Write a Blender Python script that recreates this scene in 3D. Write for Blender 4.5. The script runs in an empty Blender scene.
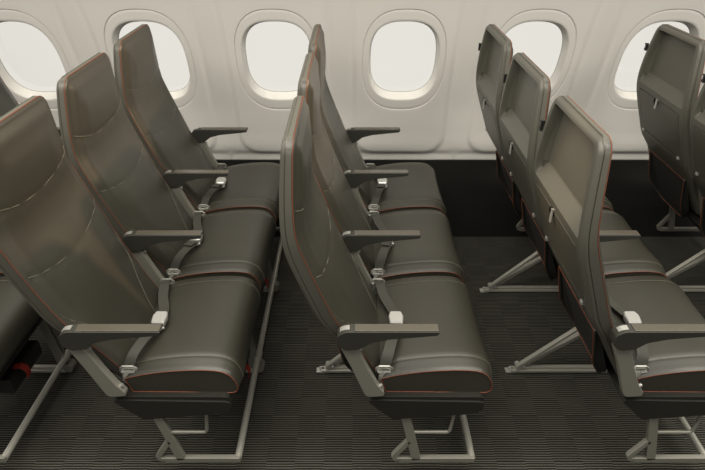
import bpy, bmesh, math
from mathutils import Vector, Matrix

C = bpy.context.scene
COL = C.collection
PI = math.pi

# ------------------------------------------------------------------ helpers
def clamp(x, a=0.0, b=1.0): return max(a, min(b, x))
def sst(x):
    x = clamp(x); return x * x * (3 - 2 * x)
def interp(tab, z):
    """smooth monotone-ish interpolation of (z, value) pairs sorted by z"""
    if z <= tab[0][0]:
        (a, va), (b, vb) = tab[0], tab[1]; return va + (vb - va) * (z - a) / (b - a)
    if z >= tab[-1][0]:
        (a, va), (b, vb) = tab[-2], tab[-1]; return va + (vb - va) * (z - a) / (b - a)
    for i in range(len(tab) - 1):
        if tab[i][0] <= z <= tab[i + 1][0]: break
    z0, v0 = tab[i]; z1, v1 = tab[i + 1]
    def sl(k):
        if k <= 0: return (tab[1][1] - tab[0][1]) / (tab[1][0] - tab[0][0])
        if k >= len(tab) - 1: return (tab[-1][1] - tab[-2][1]) / (tab[-1][0] - tab[-2][0])
        return (tab[k + 1][1] - tab[k - 1][1]) / (tab[k + 1][0] - tab[k - 1][0])
    h = z1 - z0; t = (z - z0) / h
    m0, m1 = sl(i) * h, sl(i + 1) * h
    return ((2*t**3 - 3*t*t + 1) * v0 + (t**3 - 2*t*t + t) * m0 + (-2*t**3 + 3*t*t) * v1 + (t**3 - t*t) * m1)

class MB:
    """collects vertices and faces that become ONE mesh object"""
    def __init__(s): s.v = []; s.f = []
    def add(s, vs, fs):
        o = len(s.v); s.v += [tuple(v) for v in vs]; s.f += [tuple(i + o for i in f) for f in fs]; return s
    def box(s, x0, x1, y0, y1, z0, z1):
        v = [(x, y, z) for x in (x0, x1) for y in (y0, y1) for z in (z0, z1)]
        return s.add(v, [(0,1,3,2),(4,6,7,5),(0,4,5,1),(2,3,7,6),(0,2,6,4),(1,5,7,3)])
    def prism(s, poly, y0, y1):          # poly in x,z
        n = len(poly)
        v = [(x, y0, z) for x, z in poly] + [(x, y1, z) for x, z in poly]
        f = [tuple(range(n)), tuple(range(2*n-1, n-1, -1))]
        f += [(i, i+n, (i+1) % n + n, (i+1) % n) for i in range(n)]
        return s.add(v, f)
    def sweep(s, path, sec, side=None, closed=False, caps=True):
        """sweep a 2-d section (a = sideways, b = normal) along a path"""
        P = [Vector(p) for p in path]; n = len(P); m = len(sec); vs = []
        ref = None
        for i, p in enumerate(P):
            if closed: t = P[(i+1) % n] - P[i-1]
            else: t = P[min(i+1, n-1)] - P[max(i-1, 0)]
            t.normalize()
            if side is not None:
                a = Vector(side[i] if isinstance(side, list) else side); a = (a - t * a.dot(t)).normalized()
            else:
                if ref is None:
                    ref = Vector((0,0,1)) if abs(t.z) < .9 else Vector((1,0,0))
                a = (ref - t * ref.dot(t)).normalized(); ref = a
            b = t.cross(a)
            vs += [p + a * q + b * w for q, w in sec]
        f = []
        for i in range(n if closed else n-1):
            j = (i+1) % n
            for k in range(m):
                l = (k+1) % m; f.append((i*m+k, i*m+l, j*m+l, j*m+k))
        if caps and not closed: f += [tuple(range(m-1, -1, -1)), tuple(range((n-1)*m, n*m))]
        return s.add(vs, f)
    def tube(s, path, r, n=8, closed=False):
        return s.sweep(path, [(r*math.cos(2*PI*k/n), r*math.sin(2*PI*k/n)) for k in range(n)], closed=closed)
    def disc(s, c, axis, r, h, n=20):
        a = Vector(axis).normalized(); c = Vector(c)
        return s.tube([c - a*h/2, c + a*h/2], r, n)
    def build(s, name, mat, parent=None, bevel=0, seg=2, sharp=40, label=None, smooth=True):
        me = bpy.data.meshes.new(name); me.from_pydata(s.v, [], s.f); me.validate()
        bm = bmesh.new(); bm.from_mesh(me)
        bmesh.ops.remove_doubles(bm, verts=bm.verts, dist=1e-5)
        bmesh.ops.recalc_face_normals(bm, faces=bm.faces)
        bm.to_mesh(me); bm.free()
        if smooth:
            me.polygons.foreach_set('use_smooth', [True]*len(me.polygons))
            me.set_sharp_from_angle(angle=math.radians(sharp))
        me.materials.append(mat)
        o = bpy.data.objects.new(name, me); COL.objects.link(o)
        if parent: o.parent = parent
        if bevel:
            b = o.modifiers.new('bevel', 'BEVEL'); b.width = bevel; b.segments = seg
            b.limit_method = 'ANGLE'; b.angle_limit = math.radians(35)
            b.harden_normals = True
        if label: o['label'] = label
        return o

def fillet(poly, rads, n=5):
    """round the corners of a polygon; rads one number or one per corner"""
    out = []; N = len(poly)
    for i in range(N):
        r = rads[i] if isinstance(rads, (list, tuple)) else rads
        p = Vector(poly[i]); a = Vector(poly[i-1]) - p; b = Vector(poly[(i+1) % N]) - p
        if r <= 0: out.append(tuple(p)); continue
        la, lb = a.length, b.length; a.normalize(); b.normalize()
        ang = math.acos(clamp(a.dot(b), -1, 1)); d = min(r / math.tan(ang/2), la*.49, lb*.49)
        p0, p2 = p + a*d, p + b*d
        for k in range(n+1):
            t = k/n; out.append(tuple(p0*(1-t)**2 + p*2*t*(1-t) + p2*t*t))
    return out

def empty(name, loc, label=None, cat=None, group=None):
    o = bpy.data.objects.new(name, None); COL.objects.link(o); o.location = loc
    o.empty_display_size = .1
    if label: o['label'] = label
    if cat: o['category'] = cat
    if group: o['group'] = group
    return o

def copy_tree(o, parent=None):
    c = o.copy(); COL.objects.link(c)
    if parent: c.parent = parent
    for ch in list(o.children): copy_tree(ch, c)
    return c

# ------------------------------------------------------------------ materials
def s2l(c):
    return tuple((x/255/12.92 if x/255 <= .04045 else ((x/255+.055)/1.055)**2.4) for x in c)
def mat(name, col, rough=.5, metal=0, bump=0, bscale=300, var=0, vscale=8, spec=.5, coat=0, detail=4):
    m = bpy.data.materials.new(name); m.use_nodes = True
    nt = m.node_tree; b = nt.nodes['Principled BSDF']
    b.inputs['Base Color'].default_value = (*col, 1); b.inputs['Roughness'].default_value = rough
    b.inputs['Metallic'].default_value = metal; b.inputs['Specular IOR Level'].default_value = spec
    b.inputs['Coat Weight'].default_value = coat
    tc = nt.nodes.new('ShaderNodeTexCoord')
    if bump:
        n = nt.nodes.new('ShaderNodeTexNoise'); n.inputs['Scale'].default_value = bscale; n.inputs['Detail'].default_value = detail
        nt.links.new(tc.outputs['Object'], n.inputs['Vector'])
        bp = nt.nodes.new('ShaderNodeBump'); bp.inputs['Strength'].default_value = bump; bp.inputs['Distance'].default_value = .001
        nt.links.new(n.outputs['Fac'], bp.inputs['Height']); nt.links.new(bp.outputs['Normal'], b.inputs['Normal'])
    if var:
        n = nt.nodes.new('ShaderNodeTexNoise'); n.inputs['Scale'].default_value = vscale
        nt.links.new(tc.outputs['Object'], n.inputs['Vector'])
        r = nt.nodes.new('ShaderNodeValToRGB')
        r.color_ramp.elements[0].position = .35; r.color_ramp.elements[1].position = .65
        r.color_ramp.elements[0].color = (*[x*(1-var) for x in col], 1)
        r.color_ramp.elements[1].color = (*[x*(1+var) for x in col], 1)
        nt.links.new(n.outputs['Fac'], r.inputs['Fac']); nt.links.new(r.outputs['Color'], b.inputs['Base Color'])
    return m

M = {}
M['leather'] = mat('leather', (.036, .0335, .025), .41, bump=.25, bscale=420, var=.06, vscale=5, spec=.65)
M['leather_side'] = mat('leather_band', (.085, .081, .066), .5, bump=.2, bscale=420, spec=.35)
M['shell'] = mat('seat_shell_plastic', (.085, .081, .066), .42, bump=.08, bscale=600, spec=.5)
M['tray'] = mat('tray_plastic', (.078, .073, .058), .40, bump=.08, bscale=600, spec=.4)
M['pan'] = mat('pan_plastic', (.018, .0175, .0145), .45, bump=.08, bscale=500, spec=.35)
M['arm'] = mat('armrest_plastic', (.034, .033, .028), .42, spec=.4)
M['pad'] = mat('armrest_pad', (.075, .066, .050), .25, bump=.05, bscale=900, spec=.8)
M['cap'] = mat('silver_cap', (.50, .495, .46), .28, metal=.6)
M['alu'] = mat('painted_aluminium', (.26, .25, .215), .42, metal=.35)
M['steel'] = mat('leg_metal', (.50, .485, .43), .33, metal=.45)
M['chrome'] = mat('buckle_metal', (.52, .515, .49), .3, metal=.4)
M['web'] = mat('belt_webbing', (.042, .040, .032), .7, bump=.3, bscale=1500)
M['orange'] = mat('orange_piping', (.19, .046, .018), .6)
M['stitch'] = mat('stitching', (.15, .14, .105), .6)
M['mesh'] = mat('pocket_mesh', (.012, .012, .010), .75, bump=.5, bscale=900)
M['black'] = mat('black_plastic', (.010, .010, .009), .5)
M['hole_shade'] = mat('recess_shade_black', (.003, .003, .003), .95, spec=.05)
M['red'] = mat('red_strap', (.30, .022, .012), .7)
M['wall'] = mat('cabin_wall_plastic', (.715, .695, .665), .45, bump=.03, bscale=300, spec=.35)
M['dado'] = mat('dado_black', (.0055, .0055, .0045), .8, bump=.2, bscale=700, spec=.2)
M['rim'] = mat('window_rubber', (.30, .30, .28), .5)

def carpet_mat():
    m = bpy.data.materials.new('ribbed_carpet'); m.use_nodes = True
    nt = m.node_tree; L = nt.links; b = nt.nodes['Principled BSDF']
    b.inputs['Roughness'].default_value = .95; b.inputs['Specular IOR Level'].default_value = .15
    tc = nt.nodes.new('ShaderNodeTexCoord'); sep = nt.nodes.new('ShaderNodeSeparateXYZ'); L.new(tc.outputs['Object'], sep.inputs[0])
    def math_(op, a, bb=None, cc=None):
        n = nt.nodes.new('ShaderNodeMath'); n.operation = op
        for i, q in enumerate((a, bb, cc)):
            if q is None: continue
            if isinstance(q, (int, float)): n.inputs[i].default_value = q
            else: L.new(q, n.inputs[i])
        return n.outputs[0]
    # squares 0.1 m that flip the rib phase slightly
    cx = math_('FLOOR', math_('MULTIPLY', sep.outputs['X'], 1/.098)); cy = math_('FLOOR', math_('MULTIPLY', sep.outputs['Y'], 1/.098))
    par = math_('MODULO', math_('ABSOLUTE', math_('ADD', cx, cy)), 2.0)
    wob = nt.nodes.new('ShaderNodeTexNoise'); wob.inputs['Scale'].default_value = 60; L.new(tc.outputs['Object'], wob.inputs['Vector'])
    yy = math_('ADD', math_('MULTIPLY', sep.outputs['Y'], 2*PI/.0100), math_('ADD', math_('MULTIPLY', par, 1.1), math_('MULTIPLY', wob.outputs['Fac'], 1.2)))
    rib = math_('MULTIPLY_ADD', math_('SINE', yy), .5, .5)
    fine = nt.nodes.new('ShaderNodeTexNoise'); fine.inputs['Scale'].default_value = 350; fine.inputs['Detail'].default_value = 3
    L.new(tc.outputs['Object'], fine.inputs['Vector'])
    v = math_('MULTIPLY', math_('POWER', rib, 2.0), math_('MULTIPLY_ADD', fine.outputs['Fac'], .9, .5))
    v = math_('MULTIPLY', v, math_('MULTIPLY_ADD', par, .16, .92))
    mx = nt.nodes.new('ShaderNodeMix'); mx.data_type = 'RGBA'
    mx.inputs[6].default_value = (.010, .010, .0085, 1); mx.inputs[7].default_value = (.118, .113, .094, 1)
    L.new(v, mx.inputs[0]); L.new(mx.outputs[2], b.inputs['Base Color'])
    bp = nt.nodes.new('ShaderNodeBump'); bp.inputs['Strength'].default_value = .6; bp.inputs['Distance'].default_value = .002
    L.new(v, bp.inputs['Height']); L.new(bp.outputs['Normal'], b.inputs['Normal'])
    return m
M['carpet'] = carpet_mat()

def glass_mat():
    m = bpy.data.materials.new('window_pane'); m.use_nodes = True
    nt = m.node_tree; nt.nodes.clear()
    o = nt.nodes.new('ShaderNodeOutputMaterial'); t = nt.nodes.new('ShaderNodeBsdfTransparent'); g = nt.nodes.new('ShaderNodeBsdfGlossy')
    t.inputs[0].default_value = (.97, .96, .95, 1); g.inputs['Roughness'].default_value = .05
    fr = nt.nodes.new('ShaderNodeFresnel'); fr.inputs[0].default_value = 1.35
    mx = nt.nodes.new('ShaderNodeMixShader'); nt.links.new(fr.outputs[0], mx.inputs[0])
    nt.links.new(t.outputs[0], mx.inputs[1]); nt.links.new(g.outputs[0], mx.inputs[2]); nt.links.new(mx.outputs[0], o.inputs[0])
    return m
M['glass'] = glass_mat()

# ------------------------------------------------------------------ the setting
floor = MB().box(-4, 4, -.8, 2.76, -.03, 0).build('floor', M['carpet']); floor['kind'] = 'structure'

WALLP = [(.36, 2.968), (.40, 2.963), (.435, 2.950), (.55, 2.944), (.7, 2.922), (.95, 2.853), (1.1, 2.805), (1.25, 2.75), (1.45, 2.66), (1.65, 2.54), (1.85, 2.39)]
WP, WX0, WZ = .618, .2515, .936
def wall_y(dx, z):
    """dx measured from the nearest window centre"""
    y = interp(WALLP, z)
    # rounded panel around each window stands a little proud of the pillar between the windows
    hw = .234 + .02*sst((z-1.05)/.4); r = .10; zb = .425
    qx = abs(dx) - (hw - r); qz = (zb + r) - z
    d = math.hypot(max(qx, 0), max(qz, 0)) + min(max(qx, qz), 0) - r
    y += .010 * sst((d + .008) / .030) * sst((z-.368)/.05) * (1 - .55*sst((z-.85)/.4))
    # shallow flute lines in the pillar
    e = WP/2 - abs(dx)
    y -= .006 * sst((z-.6)/.3) * sst((.075-e)/.05)
    return y
def se(a, hx, hz, n):
    c, s = math.cos(a), math.sin(a)
    r = ((abs(c)/hx)**n + (abs(s)/hz)**n) ** (-1/n)
    return r*c, r*s
NA = 128
ZB, ZT = .368, 1.85
def rect_pts():
    pts = []
    hx = WP/2; seg = [((hx, ZB), (hx, ZT), 70), ((hx, ZT), (-hx, ZT), 44), ((-hx, ZT), (-hx, ZB), 70), ((-hx, ZB), (hx, ZB), 60)]
    for a, b, n in seg:
        for k in range(n): pts.append((a[0]+(b[0]-a[0])*k/n, a[1]+(b[1]-a[1])*k/n))
    return pts
RP = rect_pts(); NA = len(RP)
wall = MB()
WINS = list(range(-4, 4))
for k in WINS:
    cx = WX0 + WP*k
    vs, fs = [], []
    NR = 46
    for j in range(NR+1):
        t = (max(j-1, 0)/(NR-1))
        for (px, pz) in RP:
            a = math.atan2(pz-WZ, px); sx, sz = se(a, .207, .266, 2.6)
            x = sx + (px-sx)*t; z = WZ + sz + (pz-WZ-sz)*t
            if j == 0: y = wall_y(x, z) + .0018
            else: y = wall_y(x, z)
            if j == 1:
                x = sx*1.003; z = WZ+sz*1.003; y = wall_y(x, z)
            vs.append((cx+x, y, z))
    for j in range(NR):
        for i in range(NA):
            i2 = (i+1) % NA; fs.append((j*NA+i, j*NA+i2, (j+1)*NA+i2, (j+1)*NA+i))
    wall.add(vs, fs)
wo = wall.build('wall_far', M['wall'], sharp=45); wo['kind'] = 'structure'
so = wo.modifiers.new('thick', 'SOLIDIFY'); so.thickness = .004; so.offset = -1

for n_, k in enumerate(WINS):
    cx = WX0 + WP*k
    vs, fs = [], []
    # rings from the seam oval to the opening and down the reveal
    rings = [(.2069, .2659, 2.6, 0.0018), (.2055, .2645, 2.6, 0.0), (.195, .248, 2.6, 0.0), (.182, .218, 2.7, 0.0), (.1740, .2070, 2.8, .0), (.1722, .2050, 2.8, .0015), (.1710, .2035, 2.8, .005),
             (.1685, .199, 2.8, .020), (.1655, .193, 2.8, .042), (.1625, .187, 2.8, .062)]
    for j, (hx, hz, nn, dy) in enumerate(rings):
        for i in range(NA):
            a = 2*PI*i/NA; x, z = se(a, hx, hz, nn); z += WZ
            if j >= 6: z += .002*(j-6)
            vs.append((cx+x, (wall_y(x, z) if j < 6 else interp(WALLP, z)) + dy, z))
    for j in range(len(rings)-1):
        for i in range(NA):
            i2 = (i+1) % NA; fs.append((j*NA+i, j*NA+i2, (j+1)*NA+i2, (j+1)*NA+i))
    wn = MB().add(vs, fs).build('window_%d' % (n_+1), M['wall'], sharp=70); wn['kind'] = 'structure'
    g = MB(); gv = []
    for i in range(NA):
        a = 2*PI*i/NA; x, z = se(a, .163, .188, 2.8); gv.append((cx+x, interp(WALLP, z+WZ)+.060, z+WZ+.006))
    g.add(gv, [tuple(range(NA))]); g.build('pane', M['glass'], wn, smooth=False)
    g = MB(); g.tube([(v[0], v[1]-.001, v[2]) for v in gv[::2]], .0018, 5, closed=True); g.build('pane_gasket', M['rim'], wn)

# black kick panel between carpet and cabin wall
b = MB()
b.add([(-4, 2.745, 0), (4, 2.745, 0), (4, 2.966, .369), (-4, 2.966, .369), (-4, 3.0, 0), (4, 3.0, 0), (4, 3.0, .369), (-4, 3.0, .369)],
      [(0,1,2,3), (4,7,6,5), (0,4,5,1), (3,2,6,7), (0,3,7,4), (1,5,6,2)])
bo = b.build('baseboard_far', M['dado']); bo['kind'] = 'structure'

# ------------------------------------------------------------------ seat geometry tables (x forward, z up, local to the row)
XF = [(.38, .100), (.45, .065), (.55, .010), (.645, -.040), (.72, -.070), (.79, -.096), (.86, -.121), (.92, -.138), (1.00, -.142), (1.11, -.139), (1.17, -.136)]
XR = [(.38, .060), (.45, .018), (.50, -.010), (.57, -.050), (.64, -.096), (.72, -.126), (.79, -.151), (.86, -.173), (.92, -.182), (1.00, -.182), (1.11, -.175), (1.17, -.168)]
TOPZ = 1.161
HW = [(.38, .195), (.5, .205), (.60, .222), (.72, .233), (.88, .236), (.96, .229), (1.03, .217), (1.11, .199), (1.165, .184)]
def hw(z, R=.036):
    h = interp(HW, z); q = z - (TOPZ - R)
    if q > 0: h = h - R + math.sqrt(max(R*R - q*q, 0))
    return h
def xf(z): return interp(XF, z)
def xr(z): return interp(XR, z)
def xs(z): return xr(z) + (xf(z)-xr(z))*.36
def rowsz(z0, n, ntop=9, R=.036, extra=()):
    zs = [z0 + (TOPZ-R-z0)*i/n for i in range(n)]
    zs += [TOPZ - R + R*math.sin(PI/2*i/ntop) for i in range(ntop+1)]
    zs = sorted(set(zs) | set(extra)); return zs
def slab(zs, us, front, back, hwf):
    """closed slab: front(y,z,e) and back(y,z,e) give x; e = distance to the outline"""
    nv, nu = len(zs), len(us); vs = []
    for fn in (front, back):
        for z in zs:
            h = hwf(z)
            for u in us:
                y = u*h; e = min(h-abs(y), TOPZ - z, z - zs[0] + .02)
                vs.append((fn(y, z, e), y, z))
    f = []; O = nv*nu
    for i in range(nv-1):
        for j in range(nu-1):
            a = i*nu+j; f.append((a, a+1, a+nu+1, a+nu)); f.append((O+a, O+a+nu, O+a+nu+1, O+a+1))
    for i in range(nv-1):
        for j in (0, nu-1):
            a = i*nu+j; f.append((a, a+nu, O+a+nu, O+a))
    for i in (0, nv-1):
        for j in range(nu-1):
            a = i*nu+j; f.append((a, a+1, O+a+1, O+a))
    return MB().add(vs, f)

def front_x(y, z, e):
    x = xf(z) - .007 + .007*sst(e/.008) 
    x += .014*sst((e-.010)/.035)                                   # padded centre
    x += .010*sst((e-.03)/.08)*math.exp(-((z-1.03)/.09)**2)        # head pad
    x += .012*sst((e-.03)/.10)*math.exp(-((z-.66)/.10)**2)         # lumbar
    x -= .008*math.exp(-((z-.86)/.06)**2)*sst((e-.02)/.08)
    for zz, dip in ((.985, .045), (.79, .035)):                    # pulled seams
        zc = zz - dip*(1-(y/.235)**2)
        x -= .003*math.exp(-((z-zc)/.006)**2)*sst((e-.008)/.01)
    if z < .66: x -= .0025*math.exp(-((abs(y)-side_y(z))/.006)**2)
    return x
def side_y(z): return interp([(.40, .070), (.47, .092), (.55, .142), (.62, .198), (.66, .217)], z)

def seat_prototype():
    root = empty('airline_seat', (0, 0, 0))
    # --- backrest
    zs = rowsz(.40, 64)
    us = [-1, -.985, -.965, -.94, -.90] + [-.85+.05*i for i in range(35)] + [.90, .94, .965, .985, 1]
    def recess_x(y, z):
        h = hw(z)
        dd = sst((h-.030-abs(y))/.010)*sst((1.138-z)/.012)*clamp((z-.898)/.044)
        return min(xr(z) + .036*dd, front_x(y, z, min(h-abs(y), TOPZ-z)) - .006)
    def seam_face(y, z, e): return max(xs(z) + .0015, recess_x(y, z) + .003)
    back = slab(zs, us, front_x, seam_face, hw).build('backrest', M['leather'], root, sharp=50)
    back.data.materials.append(M['leather_side'])
    for p_ in back.data.polygons:
        if abs(p_.normal.y) > .86 or (p_.normal.z > .8 and p_.center.z > 1.15): p_.material_index = 1
    def pth(off, dx, z0=.42):
        zz = [z for z in zs if z >= z0]
        a = [(xf(z)+dx, -hw(z)-off, z) for z in zz]; b = [(xf(z)+dx, hw(z)+off, z) for z in reversed(zz)]
        a[-1] = (a[-1][0], a[-1][1], TOPZ+off); b[0] = (b[0][0], b[0][1], TOPZ+off)
        return a + b
    MB().tube(pth(-.0008, -.005), .0010, 6).build('piping', M['orange'], back, label='thin orange piping')
    for zz, dip in ((.985, .045), (.79, .035)):
        st = MB(); p = []
        for i in range(41):
            u = -1 + 2*i/40; z = zz - dip*(1-u*u); y = u*(hw(z)-.012)
            p.append((front_x(y, z, hw(z)-abs(y)) + .0006, y, z))
        st.sweep(p, [(-.0009, -.0006), (.0009, -.0006), (.0009, .0006), (-.0009, .0006)])
        st.build('stitching', M['stitch'], back, label='pale grey stitching')
    for s in (-1, 1):
        st = MB(); p = []
        for i in range(30):
            z = .43 + (.664-.43)*i/29; y = s*min(side_y(z), hw(z)-.011)
            p.append((front_x(y, z, hw(z)-abs(y)) + .0006, y, z))
        st.sweep(p, [(-.0009, -.0006), (.0009, -.0006), (.0009, .0006), (-.0009, .0006)])
        st.build('stitching', M['stitch'], back, label='pale grey stitching')
    # --- shell
    TZ0, TZ1, TY = .675, .868, .188
    def rear_x(y, z, e):
        x = xr(z) + .011*(1-sst(e/.016))**1.5
        h = hw(z)
        dd = sst((h-.030-abs(y))/.010)*sst((1.138-z)/.012)*clamp((z-.898)/.044)
        x += .036*dd
        x += .013*(1 if (abs(y) < TY+.002 and TZ0-.002 < z < TZ1+.002) else 0)
        return min(x, front_x(y, z, min(h-abs(y), TOPZ-z)) - .006)
    zsh = rowsz(.40, 60, 12, extra=[TZ0-.004, TZ0-.0015, TZ1+.0015, TZ1+.004, .893, .898, .903, .91, .92, .93, .936, .941, .946, .952] + [1.115+.003*i for i in range(10)])
    ush = sorted(set([-1, -.992, -.98, -.965, -.95, -.93] + [round(s*a, 4) for s in (-1, 1) for a in (.77, .785, .795, .805, .815, .825, .835, .845, .855, .865, .875, .885, .895, .905, .915)]
                     + [1, .992, .98, .965, .95, .93] + [-.78+.06*i for i in range(27)]))
    def shell_front(y, z, e): return max(xs(z) - .0015, recess_x(y, z) + .0015)
    sh = slab(zsh, ush, shell_front, rear_x, lambda z: hw(z)+.0005)
    zz = zs; P_ = [(xs(z), -(hw(z)-.0055), min(z, TOPZ-.0055)) for z in zz] + [(xs(z), hw(z)-.0055, min(z, TOPZ-.0055)) for z in reversed(zz)]
    sh.tube(P_, .004, 6)
    shell = sh.build('back_shell', M['shell'], root, sharp=38, label='grey plastic back shell with recessed head panel')
    # --- tray table
    tz = [TZ0 + (TZ1-TZ0)*i/10 for i in range(11)]; tv = []
    for dx in (-.001, .012):
        for z in tz:
            for y in (-TY, TY): tv.append((xr(z)+dx, y, z))
    tf = []; n = 22
    for i in range(10):
        a = 2*i; tf += [(a, a+1, a+3, a+2), (n+a, n+a+2, n+a+3, n+a+1), (a, a+2, n+a+2, n+a), (a+1, n+a+1, n+a+3, a+3)]
    tf += [(0, n, n+1, 1), (20, 21, n+21, n+20)]
    tray = MB().add(tv, tf).build('tray_table', M['tray'], root, bevel=.002)
    lt = MB(); X = xr(.85)
    lt.box(X-.012, X-.007, -.006, .006, .832, .876); lt.box(X-.012, X-.001, -.006, .006, .868, .876)
    lt.build('latch', M['cap'], tray, bevel=.0015, label='silver turn latch')
    MB().disc((xr(.862)-.0025, .014, .860), (1, 0, .2), .015, .006, 16).build('latch_recess_shade', M['hole_shade'], tray)  # raised disc; the dark inside of the latch hole is put into its colour
    for s in (-1, 1):
        MB().box(xr(.672)-.006, xr(.672)+.004, s*.172-.008, s*.172+.008, .664, .676).build('hinge_clip', M['cap'], tray, bevel=.0015)
    # --- coat hook on the window side of the shell
    hk = MB(); hz = 1.05; hx = xr(hz)+.000; hy = hw(hz)
    hk.box(hx-.006, hx+.006, hy-.004, hy+.005, hz-.016, hz+.016)
    hk.tube([(hx, hy+.004, hz+.010), (hx-.002, hy+.011, hz+.010), (hx-.002, hy+.014, hz+.014)], .003, 6)
    hk.tube([(hx, hy+.004, hz-.012), (hx-.002, hy+.010, hz-.013), (hx-.002, hy+.013, hz-.007)], .003, 6)
    hk.build('coat_hook', M['black'], root, label='small black coat hook')
    # --- literature pocket
    zt, zb, pw = .562, .338, .168
    def px(z): return -.048 + (.565-z)/(.565-.362)*.078
    ol = [(-pw, zt), (-pw+.012, zb), (pw-.012, zb), (pw, zt)]
    ol = fillet(ol, [0.006, .10, .10, .006], 8)
    n = len(ol); v = []
    for dx in (0, .010):
        v += [(px(z)+dx - .026*math.sin(PI*clamp((z-zb)/(zt-zb)))*(1 if dx == 0 else 0), y, z) for y, z in ol]
    f = [tuple(range(n)), tuple(range(2*n-1, n-1, -1))] + [(i, (i+1) % n, (i+1) % n+n, i+n) for i in range(n)]
    pk = MB().add(v, f).build('literature_pocket', M['mesh'], root, sharp=30, label='black mesh literature pocket')
    MB().tube([Vector(p) + Vector((-.001, 0, 0)) for p in v[:n]], .0055, 6, closed=True).build('pocket_frame', M['pan'], pk)
    MB().tube([Vector((p[0]-.006, p[1]*1.012, p[2])) for p in v[:n]], .0013, 5, closed=True).build('piping', M['orange'], pk, label='thin orange piping')
    # --- seat cushion
    CW = .2395; CO = .0105
    prof = [(.100, .378), (.20, .377), (.37, .374), (.400, .374), (.412, .379), (.418, .391), (.416, .407), (.409, .425), (.396, .443), (.375, .456),
            (.34, .462), (.29, .4625), (.23, .4585), (.17, .450), (.12, .439), (.085, .428)]
    def dense(P):
        out = []
        for i in range(len(P)-1):
            for k in range(3):
                t = k/3; p0 = P[max(i-1, 0)]; p1 = P[i]; p2 = P[i+1]; p3 = P[min(i+2, len(P)-1)]
                out.append(tuple(.5*((2*p1[c]) + (-p0[c]+p2[c])*t + (2*p0[c]-5*p1[c]+4*p2[c]-p3[c])*t*t + (-p0[c]+3*p1[c]-3*p2[c]+p3[c])*t**3) for c in (0, 1)))
        out.append(P[-1]); return out
    PD = dense(prof)
    def csec(y):
        e = CW - abs(y); out = []
        g = .005*sst(e/.012) + .011*sst((e-.006)/.055) - .004*sst((e-.06)/.12)
        g -= .0025*math.exp(-((e-.047)/.005)**2)
        for x, z in PD:
            top = sst((z-.385)/.06); nose = sst((x-.37)/.04)
            out.append((x + g*.55*nose*sst((z-.345)/.02), y+CO, z + g*top))
        return out
    ys = sorted(set([-CW, CW] + [s*(CW-e) for s in (-1, 1) for e in (.003, .006, .012, .02, .03, .038, .043, .047, .051, .056, .065, .08, .11, .15, .19)] + [0]))
    m_ = len(PD); v = []; f = []
    for y in ys: v += csec(y)
    for i in range(len(ys)-1):
        for k in range(m_): k2 = (k+1) % m_; f.append((i*m_+k, i*m_+k2, (i+1)*m_+k2, (i+1)*m_+k))
    f += [tuple(range(m_)), tuple(range(len(v)-1, len(v)-m_-1, -1))]
    cu = MB().add(v, f).build('seat_cushion', M['leather'], root, sharp=45)
    for s in (-1,): MB().tube([(p[0]*.995+.001, s*(CW+.001)+CO, p[2]+(.001 if p[2] > .4 else -.001)) for p in csec(s*CW)], .0012, 6, closed=True).build('piping', M['orange'], cu, label='thin orange piping')
    for s in (-1, 1):
        st = MB(); y = s*(CW-.047); p = [(q[0]+(.0008 if q[0] > .4 else 0), y+CO, q[2]+.0008) for q in csec(y)][9:]
        st.sweep(p, [(-.0008, -.0006), (.0008, -.0006), (.0008, .0006), (-.0008, .0006)])
        st.build('stitching', M['stitch'], cu, label='pale grey stitching')
    # --- seat pan (dark tray that carries the cushion)
    pan = MB()
    p1 = fillet([(.038, .368), (.122, .284), (.370, .309), (.394, .325), (.394, .354), (.382, .360)], [.01, .02, .03, .02, .01, .01], 4)
    pan.prism(p1, -.256, .247)
    pan.prism(fillet([(.055, .376), (.060, .350), (.380, .350), (.393, .354), (.391, .368), (.382, .375)], [.003, .002, .004, .008, .008, .004], 3), -.250, .243)
    pan.build('seat_pan', M['pan'], root, bevel=.006, seg=3, label='black plastic seat pan')
    return root

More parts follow.
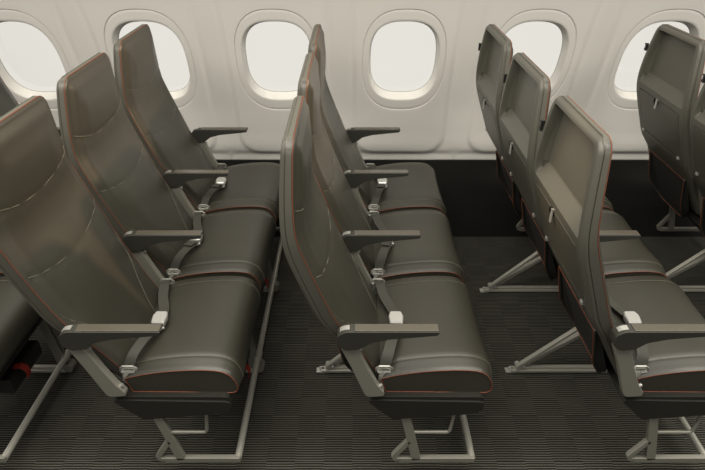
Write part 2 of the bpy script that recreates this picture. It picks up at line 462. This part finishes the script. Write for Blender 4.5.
def belt_parts(root):
    web = MB(); th = .0012
    sec = [(-.0165, -th), (.0165, -th), (.0165, th), (-.0165, th)]
    def smooth(P, n=6):
        out = []
        P = [Vector(p) for p in P]
        for i in range(len(P)-1):
            p0 = P[max(i-1, 0)]; p1 = P[i]; p2 = P[i+1]; p3 = P[min(i+2, len(P)-1)]
            for k in range(n):
                t = k/n; out.append(.5*((2*p1) + (-p0+p2)*t + (2*p0-5*p1+4*p2-p3)*t*t + (-p0+3*p1-3*p2+p3)*t**3))
        out.append(P[-1]); return out
    near = smooth([(.096, -.206, .458), (.106, -.182, .482), (.120, -.130, .490), (.134, -.080, .484), (.142, -.036, .478)])
    web.sweep(near, sec, side=(1, -.25, 0))
    far = smooth([(.092, .222, .458), (.096, .190, .474), (.108, .120, .470), (.128, .060, .468), (.140, .010, .474)])
    web.sweep(far, sec, side=(1, .2, 0))
    # folded loop end at the buckle
    web.sweep(smooth([(.136, -.056, .488), (.130, -.078, .492), (.126, -.096, .494)]), sec, side=(1, -.25, 0))
    belt = web.build('seat_belt', M['web'], root, label='dark grey lap belt webbing')
    bk = MB()
    poly = fillet([(-.021, -.028), (.021, -.028), (.024, .004), (.018, .026), (-.018, .026), (-.024, .004)], .006, 3)
    n = len(poly); v = []
    for z, s in ((.472, .94), (.476, 1), (.488, 1), (.492, .88)): v += [(.140+x*s, y*s-.018, z + (.003 if y > 0 else 0)) for x, y in poly]
    f = [tuple(range(n-1, -1, -1)), tuple(range(3*n, 4*n))]
    for j in range(3): f += [(j*n+i, j*n+(i+1) % n, (j+1)*n+(i+1) % n, (j+1)*n+i) for i in range(n)]
    bk.add(v, f)
    bk.box(.125, .155, -.064, -.044, .472, .479)
    bk.tube([(.118, -.054, .475), (.162, -.054, .475)], .004, 8)
    bk.build('buckle', M['chrome'], belt, label='silver lift-up buckle', sharp=35)
    for (x, y, z, s) in ((.094, -.210, .440, -1), (.090, .226, .444, 1)):
        an = MB(); an.sweep([(x-.020, y, z+.002), (x-.020, y, z+.012), (x-.015, y, z+.017), (x+.015, y, z+.017), (x+.021, y, z+.012), (x+.021, y, z-.002)],
                 [(-.003, -.006), (.003, -.006), (.003, .006), (-.003, .006)], side=(0, 1, .2))
        an.sweep([(x+.002, y-.006, z+.006), (x-.010, y-.010, z-.006), (x-.012, y-.012, z-.022), (x-.002, y-.012, z-.034)], [(-.006, -.003), (.006, -.003), (.006, .003), (-.006, .003)], side=(1, 0, 0))
        an.box(x-.020, x+.019, y-.010, y+.002, z+.000, z+.006)
        an.build('anchor_hook', M['cap'], belt, bevel=.001, label='silver belt anchor hook')

ARM = fillet([(-.043, .596), (-.020, .575), (.020, .580), (.050, .603), (.100, .616), (.232, .630), (.239, .643), (-.020, .643), (-.043, .628)],
             [.02, .025, .03, .03, .05, .006, .003, .03, .02], 6)
def armrest(root, y0):
    w = .018
    a = MB().prism(ARM, y0-w, y0+w).build('armrest', M['arm'], root, bevel=.004, seg=3, label='dark plastic armrest')
    p = MB(); p.box(.006, .235, y0-w+.003, y0+w-.003, .6425, .6455)
    p.build('armrest_pad', M['pad'], a, bevel=.001, label='ribbed rubber top pad')
    c = MB()
    pts = [(-.034, .636), (-.029, .6402), (-.022, .6430), (-.014, .6445), (-.008, .6448)]
    c.sweep([(x, y0, z) for x, z in pts], [(-.009, -.0012), (.009, -.0012), (.009, .0012), (-.009, .0012)], side=(0, 1, 0))
    c.build('hinge_cap', M['cap'], a, label='bright silver hinge cap')
def bracket(root, y0):
    poly = fillet([(-.034, .600), (-.032, .575), (-.004, .506), (.026, .422), (.040, .386), (.092, .391), (.094, .405), (.0725, .436), (.044, .500), (.012, .583), (.008, .600)],
                  [0, .02, .05, .05, .02, .004, .01, .03, .05, .03, 0], 4)
    b = MB().prism(poly, y0-.011, y0+.013)
    o = b.build('side_bracket', M['alu'], root, bevel=.003, label='grey metal side bracket')
    for x, z in ((.020, .566), (.082, .424)):
        MB().disc((x, y0+.001, z), (1, 0, .45), .006, .012, 10).build('bolt', M['cap'], o)

ARMY = .252       # armrest line, half a seat to each side
proto = seat_prototype(); belt_parts(proto); armrest(proto, -ARMY); bracket(proto, -ARMY)
window_proto = copy_tree(proto); armrest(window_proto, ARMY); bracket(window_proto, ARMY)

# ------------------------------------------------------------------ seat frame of one row (local y measured from the aisle armrest line)
def tubep(P, r, n=10): return MB().tube(P, r, n)
def frame_prototype():
    root = empty('seat_frame', (0, 0, 0))
    Y0 = 1.212
    bm_ = MB()
    for x, z in ((.165, .271), (.335, .290)): MB().tube([(x, Y0+.06, z), (x, Y0+1.47, z)], .014, 12).build('cross_beam', M['pan'], root, label='dark cross beam under the seats')
    for yl in (1.70, 2.235):
        leg = MB()
        leg.box(-.125, .372, yl-.014, yl+.014, .006, .020); leg.box(-.100, .372, yl-.008, yl+.008, .020, .032)
        lo = leg.build('leg', M['steel'], root, bevel=.003, label='brushed metal floor leg')
        s = MB()
        s.sweep([(-.105, yl-.010, .038), (.127, yl-.010, .262)], [(-.009, -.006), (.009, -.006), (.009, .006), (-.009, .006)], side=(0, 1, 0))
        s.sweep([(-.085, yl+.006, .030), (.193, yl+.008, .247)], [(-.011, -.008), (.011, -.008), (.011, .008), (-.011, .008)], side=(0, 1, 0))
        s.build('strut', M['steel'], lo, bevel=.002, label='diagonal rear strut')
        ft = MB()
        ft.box(-.145, -.108, yl-.013, yl+.013, .003, .011); ft.box(-.132, -.114, yl-.007, yl+.007, .011, .020)
        ft.disc((-.098, yl, .034), (0, 1, 0), .010, .034, 14); ft.disc((-.128, yl, .020), (0, 0, 1), .006, .012, 10)
        ft.disc((-.078, yl, .040), (0, 1, 0), .006, .036, 12)
        ft.build('floor_fitting', M['chrome'], lo, bevel=.0015)
        fl = MB()
        fl.prism(fillet([(.350, .030), (.385, .030), (.378, .12), (.358, .288), (.326, .288), (.342, .12)], .006, 3), yl-.013, yl-.007)
        fl.prism(fillet([(.350, .030), (.385, .030), (.378, .12), (.358, .288), (.326, .288), (.342, .12)], .006, 3), yl+.007, yl+.013)
        for z in (.06, .13, .20, .27): fl.box(.346, .362, yl-.009, yl+.009, z-.010, z+.010)
        fl.disc((.388, yl, .034), (0, 1, 0), .020, .040, 16)
        fl.disc((.384, yl, .083), (0, 1, 0), .016, .030, 12)
        fl.build('front_post', M['alu'], lo, bevel=.0015)
    # luggage restraint bar and its end frames
    X, Z = .388, .086
    bar = MB(); bar.tube([(X, 1.222, Z), (X, 2.690, Z)], .0115, 14)
    for yl in (1.70, 2.235): bar.tube([(X, yl-.022, Z), (X, yl+.022, Z)], .0145, 14)
    bo_ = bar.build('luggage_bar', M['steel'], root, label='satin metal luggage restraint bar')
    for ye in (1.222, 2.684):
        e = MB(); w = .0085
        e.sweep([(X+.008, ye, Z), (.150, ye, Z)], [(-w, -.010), (w, -.010), (w, .010), (-w, .010)], side=(0, 1, 0))
        e.sweep([(.150, ye, Z), (.138, ye, Z+.004), (.134, ye, Z+.016), (.142, ye, Z+.030), (.180, ye, .176)], [(-w, -.009), (w, -.009), (w, .009), (-w, .009)], side=(0, 1, 0))
        e.sweep([(.206, ye, Z), (.190, ye, .160), (.176, ye, .225), (.162, ye, .283)], [(-w, -.015), (w, -.015), (w, .014), (-w, .014)], side=(0, 1, 0))
        e.build('end_frame', M['alu'], bo_, bevel=.003, label='grey metal end frame with a small triangular foot')
        e = MB(); e.tube([(.184, ye, .212), (.292, ye, .212), (.300, ye, .214), (.305, ye, .222), (.312, ye+.002, .296)], .0055, 8)
        e.build('guard_rod', M['alu'], bo_, label='thin bent guard rod')
    return root
fproto = frame_prototype()

def pouch_prototype():
    root = empty('life_vest_pouch', (0, 0, 0))
    b = MB(); b.prism(fillet([(.200, .222), (.382, .212), (.386, .222), (.386, .268), (.380, .276), (.200, .270)], .003, 3), -.085, .115)
    bo_ = b.build('pouch', M['black'], root, bevel=.004)
    s = MB(); s.sweep([(.372, -.03, .284), (.392, -.025, .286), (.404, -.020, .270), (.408, -.018, .250), (.402, -.016, .228)], [(-.012, -.0012), (.012, -.0012), (.012, .0012), (-.012, .0012)], side=(0, 1, 0))
    s.build('pull_strap', M['red'], root, label='red pull strap')
    return root
vproto = pouch_prototype()

# ------------------------------------------------------------------ set out the rows
P = .76; SY = .504; SC = 1.464
ROW = {-2: 'row cut off by the left edge', -1: 'left row', 0: 'middle row', 1: 'right row', 2: 'row cut off by the right edge'}
SEATL = {
 (-2, 0): 'black leather aisle seat at the lower left corner, only its cushion in view',
 (-2, 1): 'black leather middle seat at left edge, cushion edge behind the leftmost large backrest',
 (-2, 2): 'window seat at the left edge behind the tall backrests, only a head corner showing',
 (-1, 0): 'leather aisle seat of the left row, largest front-facing backrest at the left edge',
 (-1, 1): 'leather middle seat of the left row, between the large left backrest and the window seat',
 (-1, 2): 'leather window seat of the left row, head in front of the second window from left',
 (0, 0): 'leather aisle seat of the middle row, seen side-on with its cushion end facing the camera',
 (0, 1): 'leather middle seat of the middle row, between its aisle seat and window seat',
 (0, 2): 'leather window seat of the middle row, slim head beside the centre window',
 (1, 0): 'aisle seat of the right row, its large grey back shell and tan shelf facing left',
 (1, 1): 'middle seat of the right row, grey back shell between the aisle and window shells',
 (1, 2): 'window seat of the right row, small grey back shell farthest left of the three',
 (2, 1): 'middle seat at the right edge, back shell cut off by the photo edge',
 (2, 2): 'window seat near the right edge, whole grey back shell before the rightmost window'}
FL = {-2: 'metal legs and luggage bar under the row at the lower left corner',
      -1: 'metal legs and luggage bar under the left row of seats',
      0: 'metal legs and luggage bar under the middle row of seats',
      1: 'metal legs and luggage bar under the right row of grey back shells',
      2: 'metal legs and luggage bar under the row cut off by the right edge'}
VL = {-2: ['life vest pouch with curled red strap at the lower left corner', None, None],
      -1: ['life vest pouch with red strap under the aisle seat of the left row', 'life vest pouch with red strap under the middle seat of the left row', None]}
used = {'s': False, 'w': False, 'f': False, 'v': False}
for r in range(-2, 3):
    for i in range(3):
        if (r, i) not in SEATL: continue
        if i == 2: o = copy_tree(window_proto) if used['w'] else window_proto; used['w'] = True
        else: o = copy_tree(proto) if used['s'] else proto; used['s'] = True
        o.location = (P*r, SC + SY*i, 0)
        o['label'] = SEATL[(r, i)]; o['category'] = 'airplane seat'; o['group'] = 'airline seats in rows of three'
    f = copy_tree(fproto) if used['f'] else fproto; used['f'] = True
    f.location = (P*r, 0, 0); f['label'] = FL[r]; f['category'] = 'seat frame'; f['group'] = 'seat frames under the rows'
    if r in VL:
        for i in range(3):
            if not VL[r][i]: continue
            v = copy_tree(vproto) if used['v'] else vproto; used['v'] = True
            v.location = (P*r, SC + SY*i, 0); v['label'] = VL[r][i]; v['category'] = 'life vest pouch'; v['group'] = 'life vest pouches under the seats'

# ------------------------------------------------------------------ light
w = bpy.data.worlds.new('World'); C.world = w; w.use_nodes = True
nt = w.node_tree; nt.nodes.clear(); L = nt.links
out = nt.nodes.new('ShaderNodeOutputWorld'); bg = nt.nodes.new('ShaderNodeBackground'); L.new(bg.outputs[0], out.inputs[0])
tc = nt.nodes.new('ShaderNodeTexCoord'); sp = nt.nodes.new('ShaderNodeSeparateXYZ'); L.new(tc.outputs['Generated'], sp.inputs[0])
def mth(op, a, b_=None, c_=None):
    n = nt.nodes.new('ShaderNodeMath'); n.operation = op
    for i, q in enumerate((a, b_, c_)):
        if q is None: continue
        if isinstance(q, (int, float)): n.inputs[i].default_value = q
        else: L.new(q, n.inputs[i])
    return n.outputs[0]
def mrange(v, a, b_, c_, d):
    n = nt.nodes.new('ShaderNodeMapRange'); n.inputs[1].default_value = a; n.inputs[2].default_value = b_; n.inputs[3].default_value = c_; n.inputs[4].default_value = d
    n.interpolation_type = 'SMOOTHSTEP'; L.new(v, n.inputs[0]); return n.outputs[0]
up = mrange(sp.outputs['Z'], -.05, .75, .13, .78)       # dim cabin across the aisle, bright overhead
sky = mrange(sp.outputs['Y'], .15, .5, 0, 1)            # bright overcast outside the windows
low = mrange(sp.outputs['Z'], .35, .6, 1, 0)
fac = mth('MULTIPLY', sky, low)
st_ = mth('ADD', mth('MULTIPLY', up, mth('SUBTRACT', 1, fac)), mth('MULTIPLY', fac, .84))
bg.inputs[0].default_value = (1, .976, .905, 1); L.new(st_, bg.inputs[1])

def area(name, loc, rot, sx, sy, e, col):
    l = bpy.data.lights.new(name, 'AREA'); l.shape = 'RECTANGLE'; l.size = sx; l.size_y = sy; l.energy = e; l.color = col
    o = bpy.data.objects.new(name, l); COL.objects.link(o); o.location = loc; o.rotation_euler = rot; return o
area('ceiling_wash', (0, .9, 2.55), (math.radians(12), 0, 0), 6, .8, 128, (1, .95, .83))
area('sidewall_wash', (.4, 2.1, 2.15), (math.radians(-12), 0, 0), 6, .12, 18, (1, .93, .82))

def spot(name, loc, tgt, e, col, ang, blend=.4, size=.05):
    l = bpy.data.lights.new(name, 'SPOT'); l.energy = e; l.color = col; l.spot_size = math.radians(ang); l.spot_blend = blend; l.shadow_soft_size = size
    o = bpy.data.objects.new(name, l); COL.objects.link(o); o.location = loc
    o.rotation_euler = (Vector(tgt) - Vector(loc)).to_track_quat('-Z', 'Y').to_euler(); return o
spot('added_warm_spot', (1.6, 2.3, 2.0), (-.95, 1.95, .95), 150, (1, .68, .38), 34, .6)  # added spot, no real lamp: tints the left row's backrests brown
spot('added_warm_spot', (-.55, 1.15, 2.2), (.62, 1.48, .92), 95, (1, .76, .50), 12, .6)  # narrow spot put in only to warm the right row's shelf
# ------------------------------------------------------------------ camera
f_px = 575.0
th = math.atan(348.5/f_px)
cam = bpy.data.cameras.new('camera'); co = bpy.data.objects.new('camera', cam); COL.objects.link(co)
cam.sensor_fit = 'HORIZONTAL'; cam.sensor_width = 36; cam.lens = f_px*36/705
co.location = (0, 0, 1.675); co.rotation_euler = (math.radians(90) - th, 0, 0)
cam.clip_start = .02
C.camera = co
vs_ = C.view_settings
vs_.view_transform = 'Standard'; vs_.look = 'None'; vs_.exposure = 0; vs_.gamma = 1; vs_.use_curve_mapping = False
